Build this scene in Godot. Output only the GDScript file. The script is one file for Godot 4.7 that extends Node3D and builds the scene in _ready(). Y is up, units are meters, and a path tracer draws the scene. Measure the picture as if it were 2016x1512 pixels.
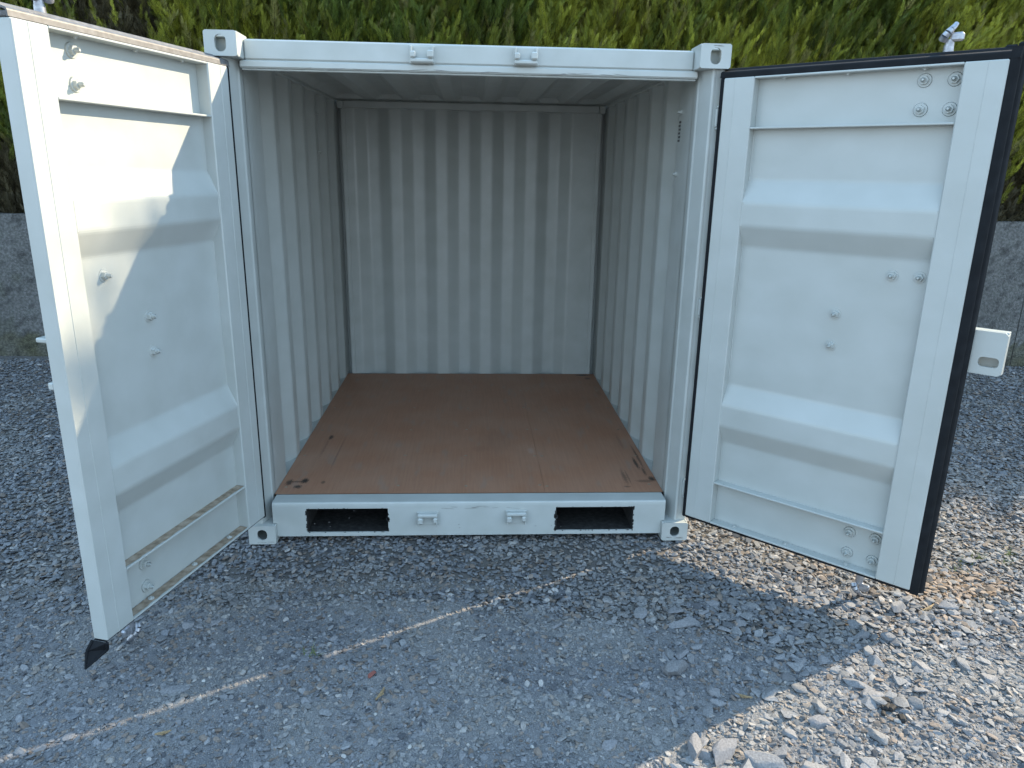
extends Node3D

# ------------------------------------------------------------------ helpers
var X := Transform3D.IDENTITY          # local frame applied to every vertex
var rng := RandomNumberGenerator.new()
var M := {}
var n_big := FastNoiseLite.new()
var n_mid := FastNoiseLite.new()
var n_fine := FastNoiseLite.new()

func lin(r: float, g: float, b: float) -> Color:
	return Color(r, g, b).linear_to_srgb()

func mb() -> SurfaceTool:
	var st := SurfaceTool.new()
	st.begin(Mesh.PRIMITIVE_TRIANGLES)
	return st

# flat polygon (convex), turned so that its face looks away from c
func face(st: SurfaceTool, p: Array, c: Vector3) -> void:
	var n: Vector3 = (p[1] - p[0]).cross(p[2] - p[0])
	if n.length_squared() < 1e-18 and p.size() > 3:
		n = (p[2] - p[0]).cross(p[3] - p[0])
	n = n.normalized()
	var mid := Vector3.ZERO
	for q in p:
		mid += q
	mid /= p.size()
	var flip := n.dot(mid - c) < 0.0
	if flip:
		n = -n
	var nn: Vector3 = (X.basis * n).normalized()
	for k in range(1, p.size() - 1):
		var tri: Array = [p[0], p[k], p[k + 1]] if flip else [p[0], p[k + 1], p[k]]
		for q in tri:
			st.set_normal(nn)
			st.add_vertex(X * q)

# box with chamfered edges between two corners
func bx(st: SurfaceTool, a: Vector3, b: Vector3, ch := 0.003) -> void:
	var lo := Vector3(minf(a.x, b.x), minf(a.y, b.y), minf(a.z, b.z))
	var hi := Vector3(maxf(a.x, b.x), maxf(a.y, b.y), maxf(a.z, b.z))
	var c := (lo + hi) * 0.5
	var h := (hi - lo) * 0.5
	ch = minf(ch, minf(h.x, minf(h.y, h.z)) * 0.8)
	var i := h - Vector3(ch, ch, ch)
	for ax in 3:
		var u := (ax + 1) % 3
		var v := (ax + 2) % 3
		for s in [-1.0, 1.0]:
			var pts := []
			for q in [[-1, -1], [1, -1], [1, 1], [-1, 1]]:
				var w := Vector3.ZERO
				w[ax] = s * h[ax]
				w[u] = q[0] * i[u]
				w[v] = q[1] * i[v]
				pts.append(c + w)
			face(st, pts, c)
		if ch <= 0.0001:
			continue
		for s in [-1.0, 1.0]:
			for t in [-1.0, 1.0]:
				var w1 := Vector3.ZERO
				w1[u] = s * h[u]; w1[v] = t * i[v]; w1[ax] = -i[ax]
				var w2 := w1
				w2[ax] = i[ax]
				var w3 := Vector3.ZERO
				w3[u] = s * i[u]; w3[v] = t * h[v]; w3[ax] = i[ax]
				var w4 := w3
				w4[ax] = -i[ax]
				face(st, [c + w1, c + w2, c + w3, c + w4], c)
	if ch > 0.0001:
		for sx in [-1.0, 1.0]:
			for sy in [-1.0, 1.0]:
				for sz in [-1.0, 1.0]:
					face(st, [c + Vector3(sx * h.x, sy * i.y, sz * i.z), c + Vector3(sx * i.x, sy * h.y, sz * i.z), c + Vector3(sx * i.x, sy * i.y, sz * h.z)], c)

# cylinder / cone between two points
func rod(st: SurfaceTool, a: Vector3, b: Vector3, ra: float, rb: float, n := 12, smooth := true, caps := true) -> void:
	var d := (b - a).normalized()
	var u := d.cross(Vector3(0.31, 0.9, 0.27) if absf(d.y) < 0.8 else Vector3(1, 0.1, 0)).normalized()
	var v := d.cross(u)
	for k in n:
		var t0 := TAU * k / n
		var t1 := TAU * (k + 1) / n
		var e0 := u * cos(t0) + v * sin(t0)
		var e1 := u * cos(t1) + v * sin(t1)
		var p := [a + e0 * ra, a + e1 * ra, b + e1 * rb, b + e0 * rb]
		if smooth:
			var ns := [e0, e1, e1, e0]
			for j in [0, 2, 1, 0, 3, 2]:
				st.set_normal((X.basis * ns[j]).normalized())
				st.add_vertex(X * p[j])
		else:
			face(st, p, (a + b) * 0.5)
	if caps:
		for e in [[a, ra], [b, rb]]:
			if e[1] > 0.0002:
				var pts := []
				for k in n:
					var t := TAU * k / n
					pts.append(e[0] + (u * cos(t) + v * sin(t)) * e[1])
				face(st, pts, (a + b) * 0.5)

# sheet of constant thickness: profile in (a, b), swept along w from w0 to w1; put() maps (a, b, w) to a point
func sheet(st: SurfaceTool, prof: Array, w0: float, w1: float, th: float, put: Callable) -> void:
	var nrm := []
	for k in prof.size():
		var d := Vector2.ZERO
		if k > 0: d += (prof[k] - prof[k - 1]).normalized()
		if k < prof.size() - 1: d += (prof[k + 1] - prof[k]).normalized()
		d = d.normalized()
		nrm.append(Vector2(-d.y, d.x))
	for k in prof.size() - 1:
		var p0: Vector2 = prof[k]
		var p1: Vector2 = prof[k + 1]
		var q0: Vector2 = p0 - nrm[k] * th
		var q1: Vector2 = p1 - nrm[k + 1] * th
		var c: Vector3 = (put.call(p0.x, p0.y, (w0 + w1) / 2) + put.call(q1.x, q1.y, (w0 + w1) / 2)) * 0.5
		face(st, [put.call(p0.x, p0.y, w0), put.call(p1.x, p1.y, w0), put.call(p1.x, p1.y, w1), put.call(p0.x, p0.y, w1)], c)
		face(st, [put.call(q0.x, q0.y, w0), put.call(q1.x, q1.y, w0), put.call(q1.x, q1.y, w1), put.call(q0.x, q0.y, w1)], c)
		for w in [w0, w1]:
			face(st, [put.call(p0.x, p0.y, w), put.call(p1.x, p1.y, w), put.call(q1.x, q1.y, w), put.call(q0.x, q0.y, w)], c)

# the bends of a polyline turned into small arcs
func rounded(prof: Array, r: float) -> Array:
	var out := [prof[0]]
	for k in range(1, prof.size() - 1):
		var a: Vector2 = prof[k - 1]
		var b: Vector2 = prof[k]
		var c: Vector2 = prof[k + 1]
		var rr := minf(r, minf(a.distance_to(b), b.distance_to(c)) * 0.45)
		var p0 := b + (a - b).normalized() * rr
		var p2 := b + (c - b).normalized() * rr
		for j in 4:
			var t := j / 3.0
			out.append(p0.lerp(b, t).lerp(b.lerp(p2, t), t))
	out.append(prof[-1])
	return out

# plate with a hole: two outlines of the same count in the (x, y) plane, between z0 and z1
func plate_hole(st: SurfaceTool, outer: Array, inner: Array, z0: float, z1: float) -> void:
	var n := outer.size()
	var zm := (z0 + z1) / 2
	for k in n:
		var j := (k + 1) % n
		var o0: Vector2 = outer[k]
		var o1: Vector2 = outer[j]
		var i0: Vector2 = inner[k]
		var i1: Vector2 = inner[j]
		var c := Vector3((o0.x + i1.x) / 2, (o0.y + i1.y) / 2, zm)
		for z in [z0, z1]:
			face(st, [Vector3(o0.x, o0.y, z), Vector3(o1.x, o1.y, z), Vector3(i1.x, i1.y, z), Vector3(i0.x, i0.y, z)], c)
		face(st, [Vector3(o0.x, o0.y, z0), Vector3(o1.x, o1.y, z0), Vector3(o1.x, o1.y, z1), Vector3(o0.x, o0.y, z1)], c)
		face(st, [Vector3(i0.x, i0.y, z0), Vector3(i1.x, i1.y, z0), Vector3(i1.x, i1.y, z1), Vector3(i0.x, i0.y, z1)], c)

func super_outline(cx: float, cy: float, hx: float, hy: float, r: float, n := 48) -> Array:
	var out := []
	for k in n:
		var t := TAU * (k + 0.5) / n
		# ray from the centre to a rounded rectangle, by marching on its signed distance
		var d := Vector2(cos(t) * hx, sin(t) * hy).normalized()
		var lo := 0.0
		var hi := hx + hy
		for it in 26:
			var m := (lo + hi) / 2
			var q := (d * m).abs() - Vector2(hx - r, hy - r)
			var sd := Vector2(maxf(q.x, 0), maxf(q.y, 0)).length() + minf(maxf(q.x, q.y), 0.0) - r
			if sd < 0: lo = m
			else: hi = m
		out.append(Vector2(cx, cy) + d * lo)
	return out

func build(st: SurfaceTool, called: String, m: Material, parent: Node) -> MeshInstance3D:
	var o := MeshInstance3D.new()
	o.name = called
	o.mesh = st.commit()
	o.material_override = m
	parent.add_child(o, true)
	return o

func inst(mesh: Mesh, called: String, m: Material, parent: Node, tf: Transform3D) -> MeshInstance3D:
	var o := MeshInstance3D.new()
	o.name = called
	o.mesh = mesh
	o.material_override = m
	o.transform = tf
	parent.add_child(o, true)
	return o

func group_node(called: String, parent: Node) -> Node3D:
	var o := Node3D.new()
	o.name = called
	parent.add_child(o, true)
	return o

func tag(o: Node, label: String, category := "", group := "", kind := "") -> void:
	if label: o.set_meta("label", label)
	if category: o.set_meta("category", category)
	if group: o.set_meta("group", group)
	if kind: o.set_meta("kind", kind)

var taken := {}
func numbered(called: String) -> String:
	var k: int = taken.get(called, 0)
	taken[called] = k + 1
	return called if k == 0 else "%s_%03d" % [called, k]

func copies(called: String, mesh: Mesh, m: Material, parent: Node, tfs: Array, cols: Array) -> MultiMeshInstance3D:
	var mm := MultiMesh.new()
	mm.transform_format = MultiMesh.TRANSFORM_3D
	mm.use_colors = true
	mm.mesh = mesh
	mm.instance_count = tfs.size()
	var b := PackedFloat32Array()
	b.resize(tfs.size() * 16)
	var i := 0
	for k in tfs.size():
		var t: Transform3D = tfs[k]
		var c: Color = cols[k]
		b[i] = t.basis.x.x; b[i + 1] = t.basis.y.x; b[i + 2] = t.basis.z.x; b[i + 3] = t.origin.x
		b[i + 4] = t.basis.x.y; b[i + 5] = t.basis.y.y; b[i + 6] = t.basis.z.y; b[i + 7] = t.origin.y
		b[i + 8] = t.basis.x.z; b[i + 9] = t.basis.y.z; b[i + 10] = t.basis.z.z; b[i + 11] = t.origin.z
		b[i + 12] = c.r; b[i + 13] = c.g; b[i + 14] = c.b; b[i + 15] = 1.0
		i += 16
	mm.buffer = b
	var o := MultiMeshInstance3D.new()
	o.name = called
	o.multimesh = mm
	o.material_override = m
	o.set_meta("kind", "stuff")
	parent.add_child(o, true)
	return o

# ------------------------------------------------------------------ materials
func noise_tex(freq: float, lo: Color, hi: Color, octaves := 4, seed_ := 1, size := 512, normal := false, strength := 1.0) -> NoiseTexture2D:
	var n := FastNoiseLite.new()
	n.seed = seed_
	n.noise_type = FastNoiseLite.TYPE_SIMPLEX_SMOOTH
	n.frequency = freq
	n.fractal_octaves = octaves
	var t := NoiseTexture2D.new()
	t.width = size
	t.height = size
	t.seamless = true
	t.noise = n
	if normal:
		t.as_normal_map = true
		t.bump_strength = strength
	else:
		var g := Gradient.new()
		g.set_color(0, lo)
		g.set_color(1, hi)
		t.color_ramp = g
	return t

func mat(c: Color, rough: float, metal := 0.0) -> StandardMaterial3D:
	var m := StandardMaterial3D.new()
	m.albedo_color = c
	m.roughness = rough
	m.metallic = metal
	m.cull_mode = BaseMaterial3D.CULL_DISABLED
	return m

func tri(m: StandardMaterial3D, scale: float, albedo: Texture2D, normal: Texture2D = null, ns := 0.3) -> StandardMaterial3D:
	m.uv1_triplanar = true
	m.uv1_world_triplanar = true
	m.uv1_scale = Vector3(scale, scale, scale)
	if albedo: m.albedo_texture = albedo
	if normal:
		m.normal_enabled = true
		m.normal_texture = normal
		m.normal_scale = ns
	return m

func materials() -> void:
	var wear := noise_tex(0.012, Color(0.93, 0.93, 0.92), Color(1, 1, 1), 5, 3)
	var dents := noise_tex(0.01, Color.BLACK, Color.WHITE, 3, 9, 512, true, 3.0)
	M.paint = tri(mat(lin(0.475, 0.5, 0.482), 0.33), 0.7, wear, dents, 0.15)
	M.dirty_paint = tri(mat(lin(0.48, 0.395, 0.31), 0.8), 2.2, noise_tex(0.02, Color(0.62, 0.58, 0.52), Color(1, 1, 1), 5, 14))
	M.rubber = tri(mat(lin(0.016, 0.018, 0.021), 0.7), 1.5, noise_tex(0.015, Color(0.75, 0.75, 0.75), Color(1, 1, 1), 4, 5))
	M.rubber.metallic_specular = 0.25
	M.sunlit_dusty_rubber = tri(mat(lin(0.19, 0.19, 0.195), 0.5), 3.0, noise_tex(0.02, Color(0.62, 0.61, 0.6), Color(1, 1, 1), 5, 6))  # dust grain, with the glancing sun also painted into the lighter grey
	M.zinc = tri(mat(lin(0.55, 0.57, 0.6), 0.38, 0.75), 6.0, noise_tex(0.02, Color(0.7, 0.7, 0.72), Color(1, 1, 1), 3, 7))
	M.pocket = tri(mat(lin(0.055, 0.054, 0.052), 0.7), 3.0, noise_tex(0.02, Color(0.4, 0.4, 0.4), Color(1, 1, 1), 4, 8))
	M.bitumen = mat(lin(0.03, 0.03, 0.03), 0.6)
	M.scuff = mat(lin(0.2, 0.19, 0.18), 0.7)
	M.screw = mat(lin(0.34, 0.27, 0.2), 0.55, 0.4)
	M.concrete = mat(Color(1, 1, 1), 0.9)
	M.concrete.vertex_color_use_as_albedo = true
	tri(M.concrete, 0.9, noise_tex(0.06, Color(0.6, 0.6, 0.59), Color(1, 1, 1), 5, 21), noise_tex(0.12, Color.BLACK, Color.WHITE, 4, 22, 512, true, 6.0), 0.6)
	M.stone = mat(Color(1, 1, 1), 0.85)
	M.stone.vertex_color_use_as_albedo = true
	tri(M.stone, 7.0, noise_tex(0.03, Color(0.68, 0.68, 0.69), Color(1, 1, 1), 4, 31), noise_tex(0.05, Color.BLACK, Color.WHITE, 4, 32, 512, true, 4.0), 0.5)
	M.ground = mat(Color(1, 1, 1), 0.95)
	M.ground.vertex_color_use_as_albedo = true
	tri(M.ground, 3.0, noise_tex(0.05, Color(0.55, 0.55, 0.56), Color(1, 1, 1), 5, 41, 1024), noise_tex(0.06, Color.BLACK, Color.WHITE, 5, 42, 1024, true, 8.0), 1.0)
	M.leaf = mat(Color(1, 1, 1), 0.6)
	M.leaf.vertex_color_use_as_albedo = true
	M.leaf.backlight_enabled = true
	M.leaf.backlight = Color(0.5, 0.5, 0.3)
	M.twig = mat(Color(1, 1, 1), 0.9)
	M.twig.vertex_color_use_as_albedo = true
	M.bark = tri(mat(lin(0.1, 0.08, 0.06), 0.95), 4.0, noise_tex(0.03, Color(0.5, 0.5, 0.5), Color(1, 1, 1), 4, 51))
	M.wood = tri(mat(lin(0.42, 0.3, 0.16), 0.8), 12.0, noise_tex(0.02, Color(0.6, 0.6, 0.6), Color(1, 1, 1), 4, 61))
	M.brick = tri(mat(lin(0.32, 0.11, 0.085), 0.9), 12.0, noise_tex(0.03, Color(0.7, 0.7, 0.7), Color(1, 1, 1), 4, 62))
	M.white_chip = mat(lin(0.42, 0.41, 0.385), 0.8)
	M.black_clump = tri(mat(lin(0.03, 0.03, 0.03), 0.8), 12.0, noise_tex(0.03, Color(0.4, 0.4, 0.4), Color(1, 1, 1), 4, 63))
	M.grass = mat(lin(0.1, 0.13, 0.03), 0.7)
	M.ply = plywood()

func plywood() -> StandardMaterial3D:
	# 2 m x 2.32 m of floor, one texel about 2 mm
	var w := 1000
	var h := 1160
	var im := Image.create(w, h, false, Image.FORMAT_RGB8)
	var g := FastNoiseLite.new()
	g.seed = 77
	g.frequency = 1.0
	g.fractal_octaves = 3
	var b := FastNoiseLite.new()
	b.seed = 78
	b.frequency = 1.0
	b.fractal_octaves = 4
	for j in h:
		for i in w:
			var x := -1.0 + 2.0 * (i + 0.5) / w
			var z := -0.126 - 2.32 * (j + 0.5) / h
			var grain := g.get_noise_2d(x * 220.0, z * 6.0) * 0.5 + g.get_noise_2d(x * 60.0 + 50.0, z * 2.0) * 0.6
			var blot := b.get_noise_2d(x * 2.2, z * 2.2)
			var scuff := b.get_noise_2d(x * 9.0 + 31.0, z * 2.5 + 7.0)
			var k := 1.0 + 0.16 * grain + 0.12 * blot
			var red := 0.5 + 0.5 * clampf(blot * 1.6, -1, 1)
			var c := Color(0.36, 0.172, 0.098).lerp(Color(0.335, 0.185, 0.118), red) * k
			if scuff > 0.3:
				c = c.lerp(Color(0.28, 0.21, 0.165), minf((scuff - 0.3) * 1.6, 0.45))
			im.set_pixel(i, j, Color(c.r, c.g, c.b).linear_to_srgb())
	# tar marks and scrapes, where the photograph shows them: x, z, half width, half length, darkness, raggedness
	for s in [[-0.88, -0.295, 0.02, 0.035, 0.95], [-0.955, -0.275, 0.018, 0.04, 0.8], [-0.915, -0.285, 0.04, 0.012, 0.55], [-0.9, -0.22, 0.022, 0.022, 0.85], [-0.78, -0.275, 0.012, 0.02, 0.6], [-0.862, -0.955, 0.014, 0.04, 0.8], [-0.868, -0.78, 0.008, 0.18, 0.28], [-0.775, -0.68, 0.006, 0.27, 0.32],
			[0.965, -0.62, 0.008, 0.2, 0.6], [0.935, -0.52, 0.01, 0.09, 0.85], [0.955, -0.4, 0.008, 0.06, 0.7], [0.975, -0.3, 0.02, 0.03, 0.9], [0.93, -0.27, 0.05, 0.02, 0.45], [0.83, -0.33, 0.012, 0.1, 0.5], [0.85, -0.33, 0.006, 0.1, 0.45], [0.82, -0.2, 0.02, 0.012, 0.5], [0.91, -0.87, 0.012, 0.14, 0.22],
			[0.9, -2.4, 0.06, 0.025, 0.85], [0.93, -2.3, 0.03, 0.03, 0.6], [-0.85, -2.43, 0.05, 0.012, 0.85], [-0.93, -2.42, 0.03, 0.01, 0.5], [0.35, -0.72, 0.02, 0.05, -0.18], [0.95, -1.9, 0.02, 0.06, 0.2], [0.15, -0.9, 0.1, 0.2, 0.12], [0.05, -0.75, 0.05, 0.05, 0.1]]:
		for j in range(int((-0.126 - s[1] - s[3] * 1.4) / 2.32 * h), int((-0.126 - s[1] + s[3] * 1.4) / 2.32 * h) + 1):
			for i in range(int((s[0] - s[2] * 1.4 + 1.0) / 2.0 * w), int((s[0] + s[2] * 1.4 + 1.0) / 2.0 * w) + 1):
				if i < 0 or j < 0 or i >= w or j >= h: continue
				var x := -1.0 + 2.0 * (i + 0.5) / w
				var z := -0.126 - 2.32 * (j + 0.5) / h
				var d := Vector2((x - s[0]) / s[2], (z - s[1]) / s[3]).length() + b.get_noise_2d(x * 130.0, z * 130.0) * 0.9
				var t: float = clampf((1.0 - d) * 3.0, 0, 1) * absf(s[4])
				if t > 0:
					var c0 := im.get_pixel(i, j).srgb_to_linear()
					im.set_pixel(i, j, c0.lerp(Color(0.012, 0.011, 0.01) if s[4] > 0 else Color(0.5, 0.48, 0.45), t).linear_to_srgb())
	var m := mat(Color(1, 1, 1), 0.55)
	m.albedo_texture = ImageTexture.create_from_image(im)
	return m

# ------------------------------------------------------------------ rocks
var ico_v := []
var ico_f := []
func ico(sub: int) -> Array:
	var t := (1.0 + sqrt(5.0)) / 2.0
	var v := []
	for q in [[-1, t, 0], [1, t, 0], [-1, -t, 0], [1, -t, 0], [0, -1, t], [0, 1, t], [0, -1, -t], [0, 1, -t], [t, 0, -1], [t, 0, 1], [-t, 0, -1], [-t, 0, 1]]:
		v.append(Vector3(q[0], q[1], q[2]).normalized())
	var f := [[0, 11, 5], [0, 5, 1], [0, 1, 7], [0, 7, 10], [0, 10, 11], [1, 5, 9], [5, 11, 4], [11, 10, 2], [10, 7, 6], [7, 1, 8], [3, 9, 4], [3, 4, 2], [3, 2, 6], [3, 6, 8], [3, 8, 9], [4, 9, 5], [2, 4, 11], [6, 2, 10], [8, 6, 7], [9, 8, 1]]
	for s in sub:
		var mids := {}
		var nf := []
		for a in f:
			var m := []
			for e in [[0, 1], [1, 2], [2, 0]]:
				var i: int = mini(a[e[0]], a[e[1]])
				var j: int = maxi(a[e[0]], a[e[1]])
				var key := i * 10000 + j
				if not mids.has(key):
					mids[key] = v.size()
					v.append(((v[i] + v[j]) * 0.5).normalized())
				m.append(mids[key])
			nf.append([a[0], m[0], m[2]])
			nf.append([a[1], m[1], m[0]])
			nf.append([a[2], m[2], m[1]])
			nf.append(m)
		f = nf
	return [v, f]

# a broken stone: a ball cut by planes, then squashed; unit half-size
func rock(sub: int, cuts: int, flat: float, longer: float, bumps := 0.0) -> ArrayMesh:
	var q := ico(sub)
	var v: Array = q[0]
	var planes := []
	for k in cuts:
		var n := Vector3(rng.randfn(), rng.randfn(), rng.randfn()).normalized()
		planes.append([n, rng.randf_range(0.38, 0.72)])
	planes.append([Vector3(rng.randf_range(-0.2, 0.2), 1, rng.randf_range(-0.2, 0.2)).normalized(), 0.62])
	planes.append([Vector3(rng.randf_range(-0.2, 0.2), -1, rng.randf_range(-0.2, 0.2)).normalized(), 0.62])
	var w := []
	for p in v:
		var r: Vector3 = p
		for c in planes:
			var d: float = r.dot(c[0]) - c[1]
			if d > 0: r -= c[0] * d
		if bumps > 0:
			r *= 1.0 + bumps * n_mid.get_noise_3d(p.x * 9.0 + cuts * 7.0, p.y * 22.0, p.z * 9.0)
		w.append(Vector3(r.x * longer, r.y * flat, r.z))
	var st := mb()
	X = Transform3D.IDENTITY
	for t in q[1]:
		face(st, [w[t[0]], w[t[1]], w[t[2]]], Vector3.ZERO)
	return st.commit()

# ------------------------------------------------------------------ the doors
# local frame: x along the door from its hinge edge (mirrored for the left one), y up, z out of its inner face
const DW := 1.035
const DB := 0.150
const DT := 2.197
func door(parent: Node, left: bool) -> Node3D:
	var m := -1.0 if left else 1.0
	var d := group_node("door", parent)
	var h := Vector3(-1.0134, 0, -0.005) if left else Vector3(1.0732, 0, 0.015)
	var e := Vector3(-1.3058, 0, 0.9805) if left else Vector3(1.8243, 0, 0.734)
	var t := (e - h).normalized() * m
	d.transform = Transform3D(Basis(t, Vector3.UP, t.cross(Vector3.UP)), h)
	tag(d, "left door swung wide open, inner face partly sunlit" if left else "right door standing half open with black rubber seal along its edge")
	X = Transform3D.IDENTITY
	var st: SurfaceTool
	# stiles: a tube and a cover plate with a fine joint between them
	for s in [[0.0, 0.05, 0.053, 0.135], [0.9, 0.974, 0.977, DW]]:
		st = mb()
		bx(st, Vector3(m * s[0], DB, -0.06), Vector3(m * s[3], DT, 0), 0.004)
		bx(st, Vector3(m * s[1], DB + 0.003, -0.004), Vector3(m * s[2], DT - 0.003, 0.0011), 0.0009)
		build(st, "stile", M.paint, d)
	# top and bottom channels
	for q in [[1.989, DT], [DB, 0.369]]:
		st = mb()
		bx(st, Vector3(m * 0.135, q[0], -0.059), Vector3(m * 0.9, q[1], -0.053), 0.001)
		bx(st, Vector3(m * 0.135, q[0], -0.0528), Vector3(m * 0.9, q[0] + 0.008, -0.001), 0.002)
		bx(st, Vector3(m * 0.135, q[1] - 0.008, -0.0528), Vector3(m * 0.9, q[1], -0.001), 0.002)
		build(st, "channel", M.paint, d)
	# the pressed panel with two ribs standing towards the inside
	var prof := [Vector2(1.989, -0.05), Vector2(1.78, -0.05), Vector2(1.685, -0.006), Vector2(1.587, -0.006), Vector2(1.497, -0.05), Vector2(0.855, -0.05), Vector2(0.762, -0.006), Vector2(0.66, -0.006), Vector2(0.57, -0.05), Vector2(0.369, -0.05)]
	st = mb()
	sheet(st, rounded(prof, 0.012), 0.135, 0.9, 0.003, func(a, b, w): return Vector3(m * w, a, b))
	build(st, "pressed_panel", M.paint, d)
	# weld bead where the panel meets the stiles, following the ribs
	for s in [0.1365, 0.8985]:
		st = mb()
		var pr := []
		for k in prof.size() - 1:
			var a: Vector2 = prof[k]
			var b: Vector2 = prof[k + 1]
			var n := maxi(1, int(a.distance_to(b) / 0.03))
			for j in n: pr.append(a.lerp(b, float(j) / n))
		pr.append(prof[-1])
		for k in pr.size() - 1:
			var r0 := 0.0035 + 0.0022 * n_fine.get_noise_2d(k * 3.0, s * 90.0 + m)
			var r1 := 0.0035 + 0.0022 * n_fine.get_noise_2d((k + 1) * 3.0, s * 90.0 + m)
			rod(st, Vector3(m * s, pr[k].x, pr[k].y + 0.001), Vector3(m * s, pr[k + 1].x, pr[k + 1].y + 0.001), r0, r1, 6, true, false)
		build(st, "weld_bead", M.paint, d)
	# dirt lying on the lower flanges
	if left:
		for q in [[0.3692, -0.047], [DB + 0.0082, -0.05]]:
			st = mb()
			var n := 40
			for k in n:
				var s0 := 0.137 + 0.761 * k / n
				var s1 := 0.137 + 0.761 * (k + 1) / n
				var z0 := -0.008 + 0.006 * n_fine.get_noise_1d(k * 0.5)
				var z1 := -0.008 + 0.006 * n_fine.get_noise_1d((k + 1) * 0.5)
				face(st, [Vector3(m * s0, q[0] + 0.0006, q[1]), Vector3(m * s1, q[0] + 0.0006, q[1]), Vector3(m * s1, q[0] + 0.0006, z1), Vector3(m * s0, q[0] + 0.0006, z0)], Vector3(m * s0, q[0] - 1.0, 0))
			build(st, "dirt", M.dirty_paint, d)
	# bolts through the channel webs and the panel
	st = mb()
	rod(st, Vector3(0, 0, 0), Vector3(0, 0, 0.004), 0.0255, 0.023, 20)
	rod(st, Vector3(0, 0, 0.004), Vector3(0, 0, 0.018), 0.0165, 0.0155, 6, false)
	rod(st, Vector3(0, 0, 0.018), Vector3(0, 0, 0.03), 0.009, 0.0085, 10)
	rod(st, Vector3(0, 0, 0.03), Vector3(0, 0, 0.035), 0.0085, 0.004, 10)
	var bolt := st.commit()
	for q in [[0.77, 2.148, 0], [0.87, 2.147, 0], [0.771, 2.046, 0], [0.868, 2.045, 0], [0.767, 1.429, 1], [0.865, 1.432, 1], [0.573, 1.25, 1], [0.572, 1.115, 1], [0.761, 0.304, 0], [0.867, 0.308, 0], [0.763, 0.207, 0], [0.868, 0.205, 0]]:
		if left and q[0] > 0.85: continue
		inst(bolt, "bolt", M.paint, d, Transform3D(Basis(Vector3(0, 0, 1), q[0] * 30.0 + q[1] * 7.0), Vector3(m * q[0], q[1], -0.0528 if q[2] == 0 else -0.0498)))
	# rivets that hold the seal
	st = mb()
	rod(st, Vector3(0, 0, 0), Vector3(0, 0.003, 0), 0.012, 0.012, 14)
	rod(st, Vector3(0, 0.003, 0), Vector3(0, 0.008, 0), 0.008, 0.005, 12)
	var rivet := st.commit()
	for s in [0.25, 0.5, 0.77]:
		inst(rivet, "rivet", M.paint, d, Transform3D(Basis(Vector3(1, 0, 0), PI), Vector3(m * s, DT - 0.008, -0.03)))
		inst(rivet, "rivet", M.paint, d, Transform3D(Basis.IDENTITY, Vector3(m * s, DB + 0.0085, -0.03)))
	# rubber seal
	var rub: Material = M.sunlit_dusty_rubber if left else M.rubber
	var top := DT + 0.002
	st = mb()
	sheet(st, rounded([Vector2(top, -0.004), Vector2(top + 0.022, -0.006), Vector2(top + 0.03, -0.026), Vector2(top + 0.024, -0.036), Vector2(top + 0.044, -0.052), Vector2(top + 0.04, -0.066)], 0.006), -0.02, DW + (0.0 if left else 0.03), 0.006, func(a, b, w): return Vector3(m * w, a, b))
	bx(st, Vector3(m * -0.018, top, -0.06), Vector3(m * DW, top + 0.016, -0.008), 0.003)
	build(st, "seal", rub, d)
	st = mb()
	bx(st, Vector3(m * 0.0, DB - 0.002, -0.06), Vector3(m * DW, DB - (0.006 if left else 0.012), -0.006), 0.002)
	build(st, "seal", M.rubber, d)
	st = mb()
	bx(st, Vector3(m * -0.001, DB - 0.012, -0.02), Vector3(m * -0.018, top, -0.004), 0.004)
	build(st, "seal", M.rubber, d)
	if not left:
		st = mb()
		sheet(st, rounded([Vector2(DW + 0.001, -0.004), Vector2(DW + 0.024, -0.006), Vector2(DW + 0.034, -0.016), Vector2(DW + 0.027, -0.03), Vector2(DW + 0.04, -0.038), Vector2(DW + 0.046, -0.056)], 0.006), DB - 0.014, top + 0.036, 0.006, func(a, b, w): return Vector3(m * a, w, b))
		bx(st, Vector3(m * (DW + 0.001), DB - 0.012, -0.06), Vector3(m * (DW + 0.02), top + 0.018, -0.012), 0.003)
		build(st, "seal", M.rubber, d)
		st = mb()
		bx(st, Vector3(m * (DW + 0.01), top + 0.03, -0.07), Vector3(m * (DW + 0.046), top + 0.056, -0.045), 0.006)
		bx(st, Vector3(m * (DW - 0.03), top + 0.032, -0.068), Vector3(m * (DW + 0.0098), top + 0.05, -0.05), 0.006)
		build(st, "seal", M.rubber, d)
	else:
		# the torn seal that hangs from the free corner
		st = mb()
		var a := Vector3(m * (DW + 0.002), DB - 0.006, -0.002)
		var b := Vector3(m * (DW + 0.004), DB - 0.004, -0.062)
		var c := Vector3(m * (DW + 0.03), DB - 0.035, -0.068)
		var e2 := Vector3(m * (DW + 0.06), DB - 0.085, -0.055)
		var f := Vector3(m * (DW - 0.005), DB - 0.04, -0.012)
		for q in [[a, b, c], [a, c, f], [c, e2, f]]:
			face(st, q, Vector3(m * DW, DB + 0.1, -0.5))
			var off := Vector3(m * -0.006, -0.004, -0.006)
			face(st, [q[0] + off, q[1] + off, q[2] + off], Vector3(m * DW, DB + 0.1, 0.5))
		rod(st, c, e2, 0.006, 0.003, 8)
		rod(st, f, e2, 0.006, 0.003, 8)
		rod(st, b, c, 0.006, 0.006, 8)
		rod(st, a, f, 0.006, 0.006, 8)
		build(st, "torn_seal", M.rubber, d)
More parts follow.
